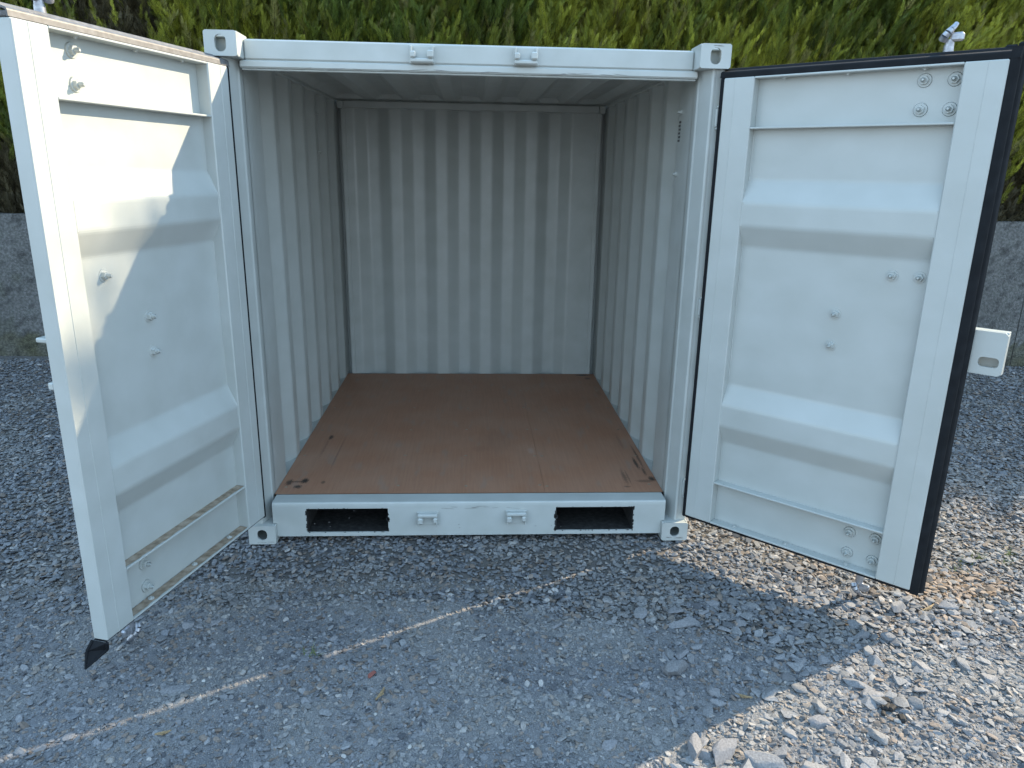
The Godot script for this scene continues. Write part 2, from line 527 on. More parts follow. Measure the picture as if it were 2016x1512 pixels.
	# hinges
	for y in [2.04, 1.2, 0.28]:
		st = mb()
		rod(st, Vector3(m * -0.018, y - 0.045, -0.068), Vector3(m * -0.018, y + 0.045, -0.068), 0.013, 0.013, 12)
		bx(st, Vector3(m * -0.018, y - 0.038, -0.074), Vector3(m * 0.06, y + 0.038, -0.0605), 0.003)
		build(st, "hinge", M.paint, d)
	# locking rod on the outer face, with its cams above and below
	st = mb()
	rod(st, Vector3(m * 0.82, 0.06, -0.1), Vector3(m * 0.82, 2.27, -0.1), 0.0165, 0.0165, 16)
	build(st, "lock_rod", M.zinc, d)
	for q in [[2.258, 1.0], [0.082, -1.0]]:
		st = mb()
		var y0: float = q[0]
		var sg: float = q[1]
		rod(st, Vector3(m * 0.82, y0 - 0.02 * sg, -0.1), Vector3(m * 0.822, y0 + 0.03 * sg, -0.098), 0.019, 0.014, 12)
		var cam_side := super_outline(0.0, 0.0, 0.015, 0.03, 0.012, 16)
		for k in 5:
			var ang := lerpf(-0.5, 0.9, k / 4.0)
			var p := Vector3(m * (0.812 + 0.022 * sin(ang)), y0 + sg * (0.028 + k * 0.011), -0.09 + 0.018 * cos(ang * 2.0))
			var p2 := Vector3(m * (0.812 + 0.022 * sin(ang + 0.35)), y0 + sg * (0.028 + (k + 1) * 0.011), -0.09 + 0.018 * cos((ang + 0.35) * 2.0))
			rod(st, p, p2, 0.016 - 0.0015 * k, 0.0145 - 0.0015 * k, 8)
		bx(st, Vector3(m * 0.822, y0 + 0.022 * sg, -0.108), Vector3(m * 0.866, y0 + 0.052 * sg, -0.084), 0.006)
		build(st, "lock_cam", M.zinc, d)
	for y in [0.3, 1.05, 1.2, 2.05]:
		st = mb()
		bx(st, Vector3(m * 0.775, y - 0.03, -0.0665), Vector3(m * 0.865, y + 0.03, -0.0605), 0.002)
		bx(st, Vector3(m * 0.795, y - 0.02, -0.122), Vector3(m * 0.845, y + 0.02, -0.067), 0.008)
		build(st, "rod_bracket", M.paint, d)
	st = mb()
	bx(st, Vector3(m * 0.81, 1.115, -0.128), Vector3(m * 0.36, 1.145, -0.114), 0.004)
	build(st, "lock_handle", M.zinc, d)
	# lock box halves
	if left:
		st = mb()
		bx(st, Vector3(m * 0.9, 1.24, -0.115), Vector3(m * 1.02, 1.256, -0.061), 0.004)
		build(st, "lock_bracket", M.paint, d)
		st = mb()
		bx(st, Vector3(m * 0.9, 1.085, -0.085), Vector3(m * 1.03, 1.11, -0.061), 0.004)
		build(st, "lock_bracket", M.paint, d)
	else:
		st = mb()
		plate_hole(st, super_outline(m * 1.1, 1.172, 0.088, 0.083, 0.012), super_outline(m * 1.14, 1.138, 0.034, 0.019, 0.015), -0.085, -0.072)
		bx(st, Vector3(m * 1.02, 1.248, -0.125), Vector3(m * 1.187, 1.2555, -0.0855), 0.002)
		bx(st, Vector3(m * 1.18, 1.092, -0.125), Vector3(m * 1.1875, 1.2475, -0.0855), 0.002)
		bx(st, Vector3(m * 1.02, 1.089, -0.131), Vector3(m * 1.187, 1.2555, -0.1252), 0.002)
		build(st, "lock_plate", M.paint, d)
	return d

# ------------------------------------------------------------------ the container
const CRV := 0.34                      # wall corrugation: crest, slope, recess, slope of 85 mm each
func wave(a0: float, a1: float, start: float, near: float, far: float) -> Array:
	var p := [Vector2(a0, near)]
	var a := start
	while a + CRV < a1 + 0.001:
		p.append(Vector2(a, near))
		p.append(Vector2(a + 0.085, far))
		p.append(Vector2(a + 0.17, far))
		p.append(Vector2(a + 0.255, near))
		a += CRV
	p.append(Vector2(a1, near))
	return rounded(p, 0.014)

func casting(parent: Node, cx: float, y0: float, y1: float, z_front: float, back: bool, hole_y: float, hh: Vector2) -> void:
	# hollow corner block with an oval opening in its front face
	var st := mb()
	var hx := 0.066
	X = Transform3D(Basis.IDENTITY, Vector3(cx, 0, z_front)) if not back else Transform3D(Basis(Vector3.UP, PI), Vector3(cx, 0, z_front))
	plate_hole(st, super_outline(0, (y0 + y1) / 2, hx, (y1 - y0) / 2, 0.007), super_outline(0, hole_y, hh.x, hh.y, hh.x * 0.95), -0.012, 0)
	bx(st, Vector3(-hx, y0, -0.155), Vector3(-hx + 0.01, y1, -0.0121), 0.003)
	bx(st, Vector3(hx - 0.01, y0, -0.155), Vector3(hx, y1, -0.0121), 0.003)
	bx(st, Vector3(-hx + 0.0101, y0, -0.155), Vector3(hx - 0.0101, y0 + 0.01, -0.0121), 0.003)
	if y0 > 1.0:
		bx(st, Vector3(-hx + 0.0101, y1 - 0.01, -0.05), Vector3(hx - 0.0101, y1, -0.0121), 0.003)
		bx(st, Vector3(-hx + 0.0101, y1 - 0.01, -0.155), Vector3(hx - 0.0101, y1, -0.115), 0.003)
	else:
		bx(st, Vector3(-hx + 0.0101, y1 - 0.01, -0.155), Vector3(hx - 0.0101, y1, -0.0121), 0.003)
	bx(st, Vector3(-hx + 0.0101, y0 + 0.0101, -0.155), Vector3(hx - 0.0101, y1 - 0.0101, -0.145), 0.0)
	X = Transform3D.IDENTITY
	build(st, "corner_casting", M.paint, parent)

func keeper(parent: Node, cx: float, y0: float, z: float, up: bool) -> void:
	# bracket that takes the cam of a locking rod
	var st := mb()
	X = Transform3D(Basis.IDENTITY if up else Basis(Vector3(0, 0, 1), PI), Vector3(cx, y0, z))
	bx(st, Vector3(-0.055, -0.036, 0.0), Vector3(0.055, 0.036, 0.006), 0.004)
	bx(st, Vector3(-0.05, -0.034, 0.006), Vector3(0.05, -0.016, 0.036), 0.005)
	for s in [-1.0, 1.0]:
		bx(st, Vector3(s * 0.05, -0.016, 0.006), Vector3(s * 0.041, 0.034, 0.03), 0.003)
	bx(st, Vector3(-0.05, -0.0159, 0.006), Vector3(-0.026, 0.012, 0.042), 0.006)
	bx(st, Vector3(0.022, -0.0159, 0.006), Vector3(0.05, 0.016, 0.046), 0.006)
	X = Transform3D.IDENTITY
	build(st, "cam_keeper", M.paint, parent)

func container() -> void:
	var c := group_node("storage_container", self)
	tag(c, "small white steel storage container standing open on gravel, corrugated inside", "container")
	var st: SurfaceTool
	# corner castings
	for s in [-1.0, 1.0]:
		casting(c, s * 1.034, 2.237, 2.335, 0.0, false, 2.286, Vector2(0.023, 0.033))
		casting(c, s * 1.034, 0.0, 0.098, 0.0, false, 0.05, Vector2(0.024, 0.028))
		casting(c, s * 1.034, 2.237, 2.335, -2.62, true, 2.286, Vector2(0.023, 0.033))
		casting(c, s * 1.034, 0.0, 0.098, -2.62, true, 0.05, Vector2(0.024, 0.028))
	# front posts: folded profile with a step that the door closes against
	for s in [-1.0, 1.0]:
		st = mb()
		var pp := [Vector2(0.9995, -0.166), Vector2(0.9995, -0.12), Vector2(1.006, -0.113), Vector2(1.031, -0.043), Vector2(1.036, -0.03), Vector2(1.046, -0.03), Vector2(1.053, -0.036), Vector2(1.094, -0.036), Vector2(1.094, -0.16)]
		sheet(st, rounded(pp, 0.006), 0.0982, 2.2368, 0.006, func(a, b, w): return Vector3(s * a, w, b))
		bx(st, Vector3(s * 1.007, 0.0985, -0.165), Vector3(s * 1.087, 2.2365, -0.1585), 0.0)
		build(st, "front_post", M.paint, c)
		for y in [2.04, 1.2, 0.28]:
			st = mb()
			bx(st, Vector3(s * 1.066, y - 0.05, -0.0355), Vector3(s * 1.088, y - 0.04, -0.012), 0.003)
			bx(st, Vector3(s * 1.066, y + 0.04, -0.0355), Vector3(s * 1.088, y + 0.05, -0.012), 0.003)
			bx(st, Vector3(s * 1.062, y - 0.0398, -0.0355), Vector3(s * 1.084, y + 0.0398, -0.018), 0.005)
			build(st, "hinge_lug", M.paint, c)
		st = mb()
		bx(st, Vector3(s * 0.945, 0.0985, -2.56), Vector3(s * 1.06, 2.2365, -2.54), 0.004)
		bx(st, Vector3(s * 1.0605, 0.0985, -2.618), Vector3(s * 1.098, 2.2365, -2.43), 0.004)
		bx(st, Vector3(s * 0.945, 0.2055, -2.539), Vector3(s * 0.957, 2.2215, -2.4465), 0.0)
		bx(st, Vector3(s * 0.999, 0.2055, -2.539), Vector3(s * 1.0602, 2.2615, -2.4405), 0.004)
		build(st, "rear_post", M.paint, c)
	# header over the opening
	st = mb()
	bx(st, Vector3(-0.9675, 2.236, -0.2), Vector3(0.9675, 2.318, -0.09), 0.007)
	bx(st, Vector3(-0.99, 2.204, -0.2), Vector3(0.99, 2.2357, -0.0865), 0.006)
	bx(st, Vector3(-0.984, 2.196, -0.112), Vector3(0.984, 2.2038, -0.098), 0.003)
	build(st, "header", M.paint, c)
	keeper(c, -0.215, 2.272, -0.0905, true)
	keeper(c, 0.229, 2.275, -0.0905, true)
	# sill with two fork openings
	st = mb()
	var holes := [[-0.82, -0.417], [0.425, 0.822]]
	var zf := -0.03
	bx(st, Vector3(-0.9675, 0.032, zf - 0.008), Vector3(-0.82, 0.19, zf), 0.0)
	bx(st, Vector3(-0.417, 0.032, zf - 0.008), Vector3(0.425, 0.19, zf), 0.0)
	bx(st, Vector3(0.822, 0.032, zf - 0.008), Vector3(0.9675, 0.19, zf), 0.0)
	for h in holes:
		bx(st, Vector3(h[0], 0.176, zf - 0.008), Vector3(h[1], 0.19, zf), 0.0)
		bx(st, Vector3(h[0], 0.032, zf - 0.008), Vector3(h[1], 0.047, zf), 0.0)
	bx(st, Vector3(-0.9675, 0.1, zf - 0.008), Vector3(-0.984, 0.19, zf), 0.0)
	bx(st, Vector3(0.9675, 0.1, zf - 0.008), Vector3(0.984, 0.19, zf), 0.0)
	sheet(st, rounded([Vector2(0.19, zf), Vector2(0.2085, zf - 0.002), Vector2(0.209, zf - 0.02), Vector2(0.2095, -0.128)], 0.014), -0.984, 0.984, 0.005, func(a, b, w): return Vector3(w, a, b))
	bx(st, Vector3(-0.9675, 0.025, -0.12), Vector3(0.9675, 0.0318, zf), 0.002)
	build(st, "sill", M.paint, c)
	keeper(c, -0.219, 0.122, zf + 0.0005, false)
	keeper(c, 0.224, 0.127, zf + 0.0005, false)
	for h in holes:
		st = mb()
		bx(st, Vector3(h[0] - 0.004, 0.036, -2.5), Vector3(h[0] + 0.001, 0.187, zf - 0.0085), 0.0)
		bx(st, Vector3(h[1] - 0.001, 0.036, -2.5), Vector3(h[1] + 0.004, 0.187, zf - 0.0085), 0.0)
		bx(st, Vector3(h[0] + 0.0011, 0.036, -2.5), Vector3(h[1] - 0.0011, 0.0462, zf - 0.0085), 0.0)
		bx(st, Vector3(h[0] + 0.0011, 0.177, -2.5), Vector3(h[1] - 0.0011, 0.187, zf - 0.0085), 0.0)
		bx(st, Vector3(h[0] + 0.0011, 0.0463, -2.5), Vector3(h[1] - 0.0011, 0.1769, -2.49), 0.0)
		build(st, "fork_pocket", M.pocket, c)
		# paint torn off round the edge of the opening
		st = mb()
		for k in 46:
			var edge := k % 4
			var f := rng.randf()
			var p := Vector2(lerpf(h[0], h[1], f), 0.176) if edge == 0 else Vector2(lerpf(h[0], h[1], f), 0.047) if edge == 1 else Vector2(h[0], lerpf(0.047, 0.176, f)) if edge == 2 else Vector2(h[1], lerpf(0.047, 0.176, f))
			var r := rng.randf_range(0.002, 0.0055)
			if (h[0] < 0 and edge == 3 and f > 0.2 and f < 0.55) or (h[0] > 0 and edge == 2 and f > 0.1 and f < 0.7): r *= 1.7
			var pts := []
			for j in 7:
				var rr := r * rng.randf_range(0.6, 1.3)
				pts.append(Vector3(p.x + rr * cos(TAU * j / 7), p.y + rr * sin(TAU * j / 7) * (1.8 if edge > 1 else 0.6), zf + 0.0006))
			face(st, pts, Vector3(p.x, p.y, -1))
		build(st, "bare_patches", M.bitumen, c).set_meta("kind", "stuff")
	# bottom rails, underframe
	for s in [-1.0, 1.0]:
		st = mb()
		bx(st, Vector3(s * 0.99, 0.05, -2.46), Vector3(s * 1.08, 0.205, -0.168), 0.004)
		build(st, "bottom_rail", M.paint, c)
		st = mb()
		bx(st, Vector3(s * 1.0, 2.262, -2.46), Vector3(s * 1.075, 2.322, -0.168), 0.006)
		build(st, "top_rail", M.paint, c)
	st = mb()
	bx(st, Vector3(-0.985, 0.1885, -2.46), Vector3(0.985, 0.196, -0.13), 0.0)
	build(st, "floor_pan", M.bitumen, c)
	# corrugated walls
	for s in [-1.0, 1.0]:
		st = mb()
		sheet(st, wave(0.165, 2.44, 0.39, 0.997, 1.045), 0.2052, 2.2618, 0.0025 * -1.0, func(a, b, w): return Vector3(s * b, w, -a))
		build(st, "side_wall", M.paint, c)
	st = mb()
	sheet(st, wave(-0.96, 0.96, -0.87, -2.443, -2.5), 0.2, 2.224, 0.0025, func(a, b, w): return Vector3(a, w, b))
	build(st, "back_wall", M.paint, c)
	for s in [-1.0, 1.0]:
		st = mb()
		bx(st, Vector3(s * 0.93, 0.21, -2.4425), Vector3(s * 0.964, 2.221, -2.436), 0.002)
		build(st, "edge_strip", M.paint, c)
	st = mb()
	bx(st, Vector3(-0.94, 2.222, -2.5), Vector3(0.94, 2.2725, -2.405), 0.006)
	bx(st, Vector3(-1.0, 2.2727, -2.459), Vector3(1.0, 2.2795, -2.43), 0.0)
	build(st, "rear_rail", M.paint, c)
	for s in [-1.0, 1.0]:
		st = mb()
		bx(st, Vector3(s * 0.9405, 2.218, -2.5), Vector3(s * 0.985, 2.2724, -2.4), 0.006)
		build(st, "rail_bracket", M.paint, c)
	st = mb()
	bx(st, Vector3(-0.96, 0.03, -2.62), Vector3(0.96, 0.199, -2.5), 0.005)
	build(st, "rear_sill", M.paint, c)
	st = mb()
	bx(st, Vector3(-0.96, 2.273, -2.62), Vector3(0.96, 2.318, -2.46), 0.005)
	build(st, "rear_header", M.paint, c)
	# roof sheet, ribs running front to back and closed at both ends
	st = mb()
	var xs := []
	var nx := 7
	var x0 := -1.0
	xs.append(-1.04)
	for k in nx:
		var a := -0.9975 + 0.285 * k
		for e in [0.02, 0.06, 0.075, 0.16, 0.175, 0.215, 0.23]:
			xs.append(a + e)
	xs.append(1.04)
	var zs := [-0.17, -0.25, -0.29, -1.3, -2.3, -2.34, -2.45]
	var grid := []
	for z in zs:
		var row := []
		for x in xs:
			var f := fposmod(x + 0.9975, 0.285)
			var up := clampf((f - 0.02) / 0.05, 0, 1) * clampf((0.225 - f) / 0.05, 0, 1)
			var en := 0.0 if z > -0.26 or z < -2.335 else 1.0
			row.append(Vector3(x, 2.28 + 0.03 * up * en, z))
		grid.append(row)
	for j in zs.size() - 1:
		for i in xs.size() - 1:
			for dy in [0.0, 0.003]:
				var o := Vector3(0, dy, 0)
				face(st, [grid[j][i] + o, grid[j][i + 1] + o, grid[j + 1][i + 1] + o], grid[j][i] + Vector3(0, 0.0015, 0))
				face(st, [grid[j][i] + o, grid[j + 1][i + 1] + o, grid[j + 1][i] + o], grid[j][i] + Vector3(0, 0.0015, 0))
	build(st, "roof", M.paint, c)
	# plywood floor: two boards with a joint, screws
	for q in [[-0.9955, 0.3792], [0.3802, 0.9955]]:
		var fb := ply_board(q[0], q[1], c)
		for x in [-0.95, -0.39, -0.025, 0.36, 0.4, 0.955]:
			if x < q[0] or x > q[1]: continue
			for z in [-0.22, -0.648, -1.092, -1.535, -1.95, -2.3]:
				if x > 0.3 and x < 0.5 and z < -2: continue
				st = mb()
				var p := Vector3(x + rng.randf_range(-0.012, 0.012), 0.2112, z + rng.randf_range(-0.012, 0.012))
				rod(st, p, p + Vector3(0, 0.001, 0), 0.009, 0.008, 12)
				rod(st, p + Vector3(0.002, 0.001, 0), p + Vector3(0.002, 0.0022, 0), 0.005, 0.004, 8)
				build(st, "screw", M.screw, fb)
	# ventilator: two bolts and rows of discs on the right wall, black painted for the dark of small openings, a few lashing studs
	var wall_x := 0.9965
	st = mb()
	var vz := -0.34
	for k in 12:
		var p := Vector3(wall_x - 0.0002, 2.04 - 0.017 * (k / 2), vz - 0.018 * (k % 2) - 0.006 * ((k / 2) % 2))
		rod(st, p, p - Vector3(0.0015, 0, 0), 0.0055, 0.0055, 8)
	build(st, "vent", M.bitumen, c)
	for q in [[2.085, -0.335], [2.085, -0.362], [1.8, -0.355]]:
		st = mb()
		rod(st, Vector3(wall_x, q[0], q[1]), Vector3(wall_x - 0.006, q[0], q[1]), 0.013, 0.012, 12)
		rod(st, Vector3(wall_x - 0.006, q[0], q[1]), Vector3(wall_x - 0.018, q[0], q[1]), 0.008, 0.006, 8)
		build(st, "stud", M.paint, c)
	for q in [[2.13, -1.71], [1.9, -1.73]]:
		st = mb()
		rod(st, Vector3(-wall_x, q[0], q[1]), Vector3(-wall_x + 0.006, q[0], q[1]), 0.013, 0.012, 12)
		rod(st, Vector3(-wall_x + 0.006, q[0], q[1]), Vector3(-wall_x + 0.018, q[0], q[1]), 0.008, 0.006, 8)
		build(st, "stud", M.paint, c)
	scuffs(c)
	door(c, true)
	door(c, false)

func scuffs(c: Node) -> void:
	# scraped and chipped paint: thin ragged marks on the header, the sill and the corner blocks
	var st := mb()
	X = Transform3D.IDENTITY
	var marks := []
	for k in 16: marks.append([Vector3(rng.randf_range(-0.7, 0.75), rng.randf_range(2.206, 2.214), -0.0858), rng.randf_range(0.01, 0.05), 0.0009])
	for k in 12: marks.append([Vector3(rng.randf_range(-0.15, 0.3), rng.randf_range(0.172, 0.186), -0.0294), rng.randf_range(0.008, 0.035), 0.0008])
	for k in 8: marks.append([Vector3(1.03 + rng.randf_range(-0.04, 0.04), 0.014 + rng.randf_range(-0.004, 0.004), 0.0006), rng.randf_range(0.008, 0.02), 0.0012])
	for k in 5: marks.append([Vector3(1.03 + rng.randf_range(-0.01, 0.05), 2.327 + rng.randf_range(-0.003, 0.002), 0.0006), rng.randf_range(0.006, 0.016), 0.001])
	for k in 6: marks.append([Vector3(-1.0 + rng.randf_range(-0.06, 0.03), 0.012 + rng.randf_range(-0.004, 0.003), 0.0006), rng.randf_range(0.006, 0.012), 0.001])
	for k in 10: marks.append([Vector3(rng.randf_range(-0.8, 0.8), rng.randf_range(0.06, 0.17), -0.0294), rng.randf_range(0.002, 0.006), 0.0012])
	for m in marks:
		var p: Vector3 = m[0]
		var tilt := rng.randf_range(-0.12, 0.12)
		var pts := []
		for j in 6:
			var a := TAU * j / 6
			pts.append(p + Vector3(cos(a) * m[1], sin(a) * m[2] * rng.randf_range(0.6, 1.5) + cos(a) * m[1] * tilt, 0))
		face(st, pts, p - Vector3(0, 0, 1))
	build(st, "scuffs", M.scuff, c).set_meta("kind", "stuff")

func ply_board(xa: float, xb: float, parent: Node) -> MeshInstance3D:
	var st := mb()
	var za := -0.13
	var zb := -2.435
	var y := 0.211
	var q := [Vector3(xa, y, za), Vector3(xb, y, za), Vector3(xb, y, zb), Vector3(xa, y, zb)]
	for j in [0, 2, 1, 0, 3, 2]:
		st.set_normal(Vector3.UP)
		st.set_uv(Vector2((q[j].x + 1.0) / 2.0, (-0.126 - q[j].z) / 2.32))
		st.add_vertex(q[j])
	for e in [[0, 1], [1, 2], [2, 3], [3, 0]]:
		var a: Vector3 = q[e[0]]
		var b: Vector3 = q[e[1]]
		var lo := Vector3(0, -0.0145, 0)
		var n := (b - a).cross(lo).normalized()
		for p in [a, b + lo, b, a, a + lo, b + lo]:
			st.set_normal(-n)
			st.set_uv(Vector2((p.x + 1.0) / 2.0, (-0.126 - p.z) / 2.32))
			st.add_vertex(p)
	return build(st, "floor_board", M.ply, parent)

# ------------------------------------------------------------------ wall and hedge
func wall_z(x: float) -> float:
	return -3.755 + 0.0277 * x

func concrete_wall() -> void:
	var w := group_node("concrete_wall", self)
	tag(w, "low grey precast concrete wall behind the container, mossy along its foot", "wall")
	var x := -15.35
	while x < 15.0:
		var st := mb()
		var nx := 60
		var ny := 34
		var v := []
		var cols := []
		for j in ny + 1:
			for i in nx + 1:
				var px := x + 0.004 + 2.592 * i / nx
				var top := 1.37 + 0.0079 * px
				var py := -0.05 + (top + 0.05) * j / ny
				v.append(Vector3(px, py, wall_z(px) + 0.002 * n_fine.get_noise_2d(px * 9.0, py * 9.0)))
				var blot := n_mid.get_noise_2d(px * 3.0, py * 3.0)
				var base := Color(0.22, 0.217, 0.208) * (1.0 + 0.22 * blot + 0.15 * n_fine.get_noise_2d(px * 25.0, py * 25.0))
				# algae: patches with a ragged upper outline at the foot of the wall, and a few streaks
				var edge := 0.2 + 0.13 * n_mid.get_noise_2d(px * 2.0, 9.0) + 0.08 * n_fine.get_noise_2d(px * 14.0, py * 10.0)
				if py < edge:
					base = base.lerp(Color(0.11, 0.105, 0.045), 0.65 + 0.3 * n_fine.get_noise_2d(px * 8.0, py * 8.0))
				elif n_mid.get_noise_2d(px * 4.0 + 40.0, py * 1.4) > 0.32:
					base = base.lerp(Color(0.12, 0.125, 0.09), 0.5)
				if n_fine.get_noise_2d(px * 40.0 + 7.0, py * 40.0) > 0.42:
					base *= 0.5
				cols.append(base)
		for j in ny:
			for i in nx:
				var a := j * (nx + 1) + i
				for t in [a, a + nx + 2, a + 1, a, a + nx + 1, a + nx + 2]:
					st.set_normal(Vector3(0, 0, 1))
					st.set_color(cols[t])
					st.add_vertex(v[t])
		st.set_color(Color(0.22, 0.217, 0.208))
		var tl := 1.37 + 0.0079 * x
		var tr := 1.37 + 0.0079 * (x + 2.6)
		var z0 := wall_z(x)
		var z1 := wall_z(x + 2.592)
		var A := Vector3(x + 0.004, tl, z0 + 0.001)
		var B := Vector3(x + 2.596, tr, z1 + 0.001)
		var back := Vector3(0, 0, -0.2)
		var mid := (A + B) * 0.5 + Vector3(0, -0.6, -0.1)
		X = Transform3D.IDENTITY
		face(st, [A, B, B + back, A + back], mid)
		var dn := Vector3(0, -1.45, 0)
		face(st, [A, A + back, A + back + dn, A + dn], mid)
		face(st, [B, B + back, B + back + dn, B + dn], mid)
		face(st, [A + back, B + back, B + back + dn, A + back + dn], mid)
		build(st, "panel", M.concrete, w)
		x += 2.6

func plume(seed_: int, dead := false) -> ArrayMesh:
	# one leafy shoot: a stem about 0.3 m long with flat sprays round it, each made of small scale-leaf twigs
	var r := RandomNumberGenerator.new()
	r.seed = seed_
	var st := mb()
	X = Transform3D.IDENTITY
	var bend := Vector3(r.randf_range(-0.08, 0.08), 0, r.randf_range(-0.08, 0.08))
	var at := func(t: float) -> Vector3: return Vector3(bend.x * t * t, 0.3 * t, bend.z * t * t)
	var stem_c := Color(0.1, 0.07, 0.04)
	for k in 4:
		var a: Vector3 = at.call(k / 4.0)
		var b: Vector3 = at.call((k + 1) / 4.0)
		var w := 0.0028 * (1.0 - k / 5.0)
		st.set_color(stem_c)
		face(st, [a - Vector3(w, 0, 0), a + Vector3(w, 0, 0), b + Vector3(w, 0, 0), b - Vector3(w, 0, 0)], a - Vector3(0, 0, 1))
	var n := 18
	for k in n:
		var t := 0.1 + 0.88 * k / (n - 1.0)
		var p: Vector3 = at.call(t)
		var ang := k * 2.4 + r.randf_range(-0.4, 0.4)
		var side := Vector3(cos(ang), 0, sin(ang))
		var lift := lerpf(1.3, 3.4, t)
		var dir := (side + Vector3(0, lift, 0)).normalized()
		var length := lerpf(0.12, 0.05, t) * r.randf_range(0.7, 1.25)
		var flat := dir.cross(side.cross(Vector3.UP)).normalized()
		var lat := dir.cross(flat).normalized()
		if r.randf() < 0.5: lat = (lat + flat * r.randf_range(-0.6, 0.6)).normalized()
		var tone := r.randf_range(0.65, 1.0)
		var m := 12
		for j in m:
			var f := (j + 0.6) / m
			var q := p + dir * length * f
			var sgn := 1.0 if j % 2 == 0 else -1.0
			var d2 := (dir * 0.9 + lat * sgn * 0.75).normalized()
			if j == m - 1: d2 = dir
			var l2 := length * lerpf(0.42, 0.24, f) * r.randf_range(0.8, 1.25)
			var wv := d2.cross(flat).normalized() * 0.0026
			var base_c := Color(0.9, 1.0, 0.85) * tone
			var tip_c := Color(1.0, 0.98, 0.72) * tone
			var e := q + d2 * l2
			var mm := q + d2 * l2 * 0.45
			var nn := flat
			for tr in [[q, mm + wv, mm - wv], [mm - wv, mm + wv, e]]:
				var gn: Vector3 = (tr[1] - tr[0]).cross(tr[2] - tr[0])
				if gn.dot(nn) > 0: tr.reverse()
				for v in tr:
					st.set_normal(nn)
					st.set_color(tip_c if v == e else base_c)
					st.add_vertex(v)
	return st.commit()

func hedge_top(x: float) -> float:
	# clipped at about 4.5 m, dipped out of view on the right, shaped to let the sun through
	var t := lerpf(4.4, 3.5, smoothstep(6.6, 7.2, x)) + 1.0 * smoothstep(9.4, 10.2, x)
	t += 0.2 * n_mid.get_noise_1d(x * 6.0)
	return t

func hedge_face(x: float, y: float) -> float:
	return wall_z(x) - 0.16 + 0.2 * n_mid.get_noise_2d(x * 2.6, y * 2.6) + 0.1 * n_mid.get_noise_2d(x * 8.0, y * 6.0 + 30.0)

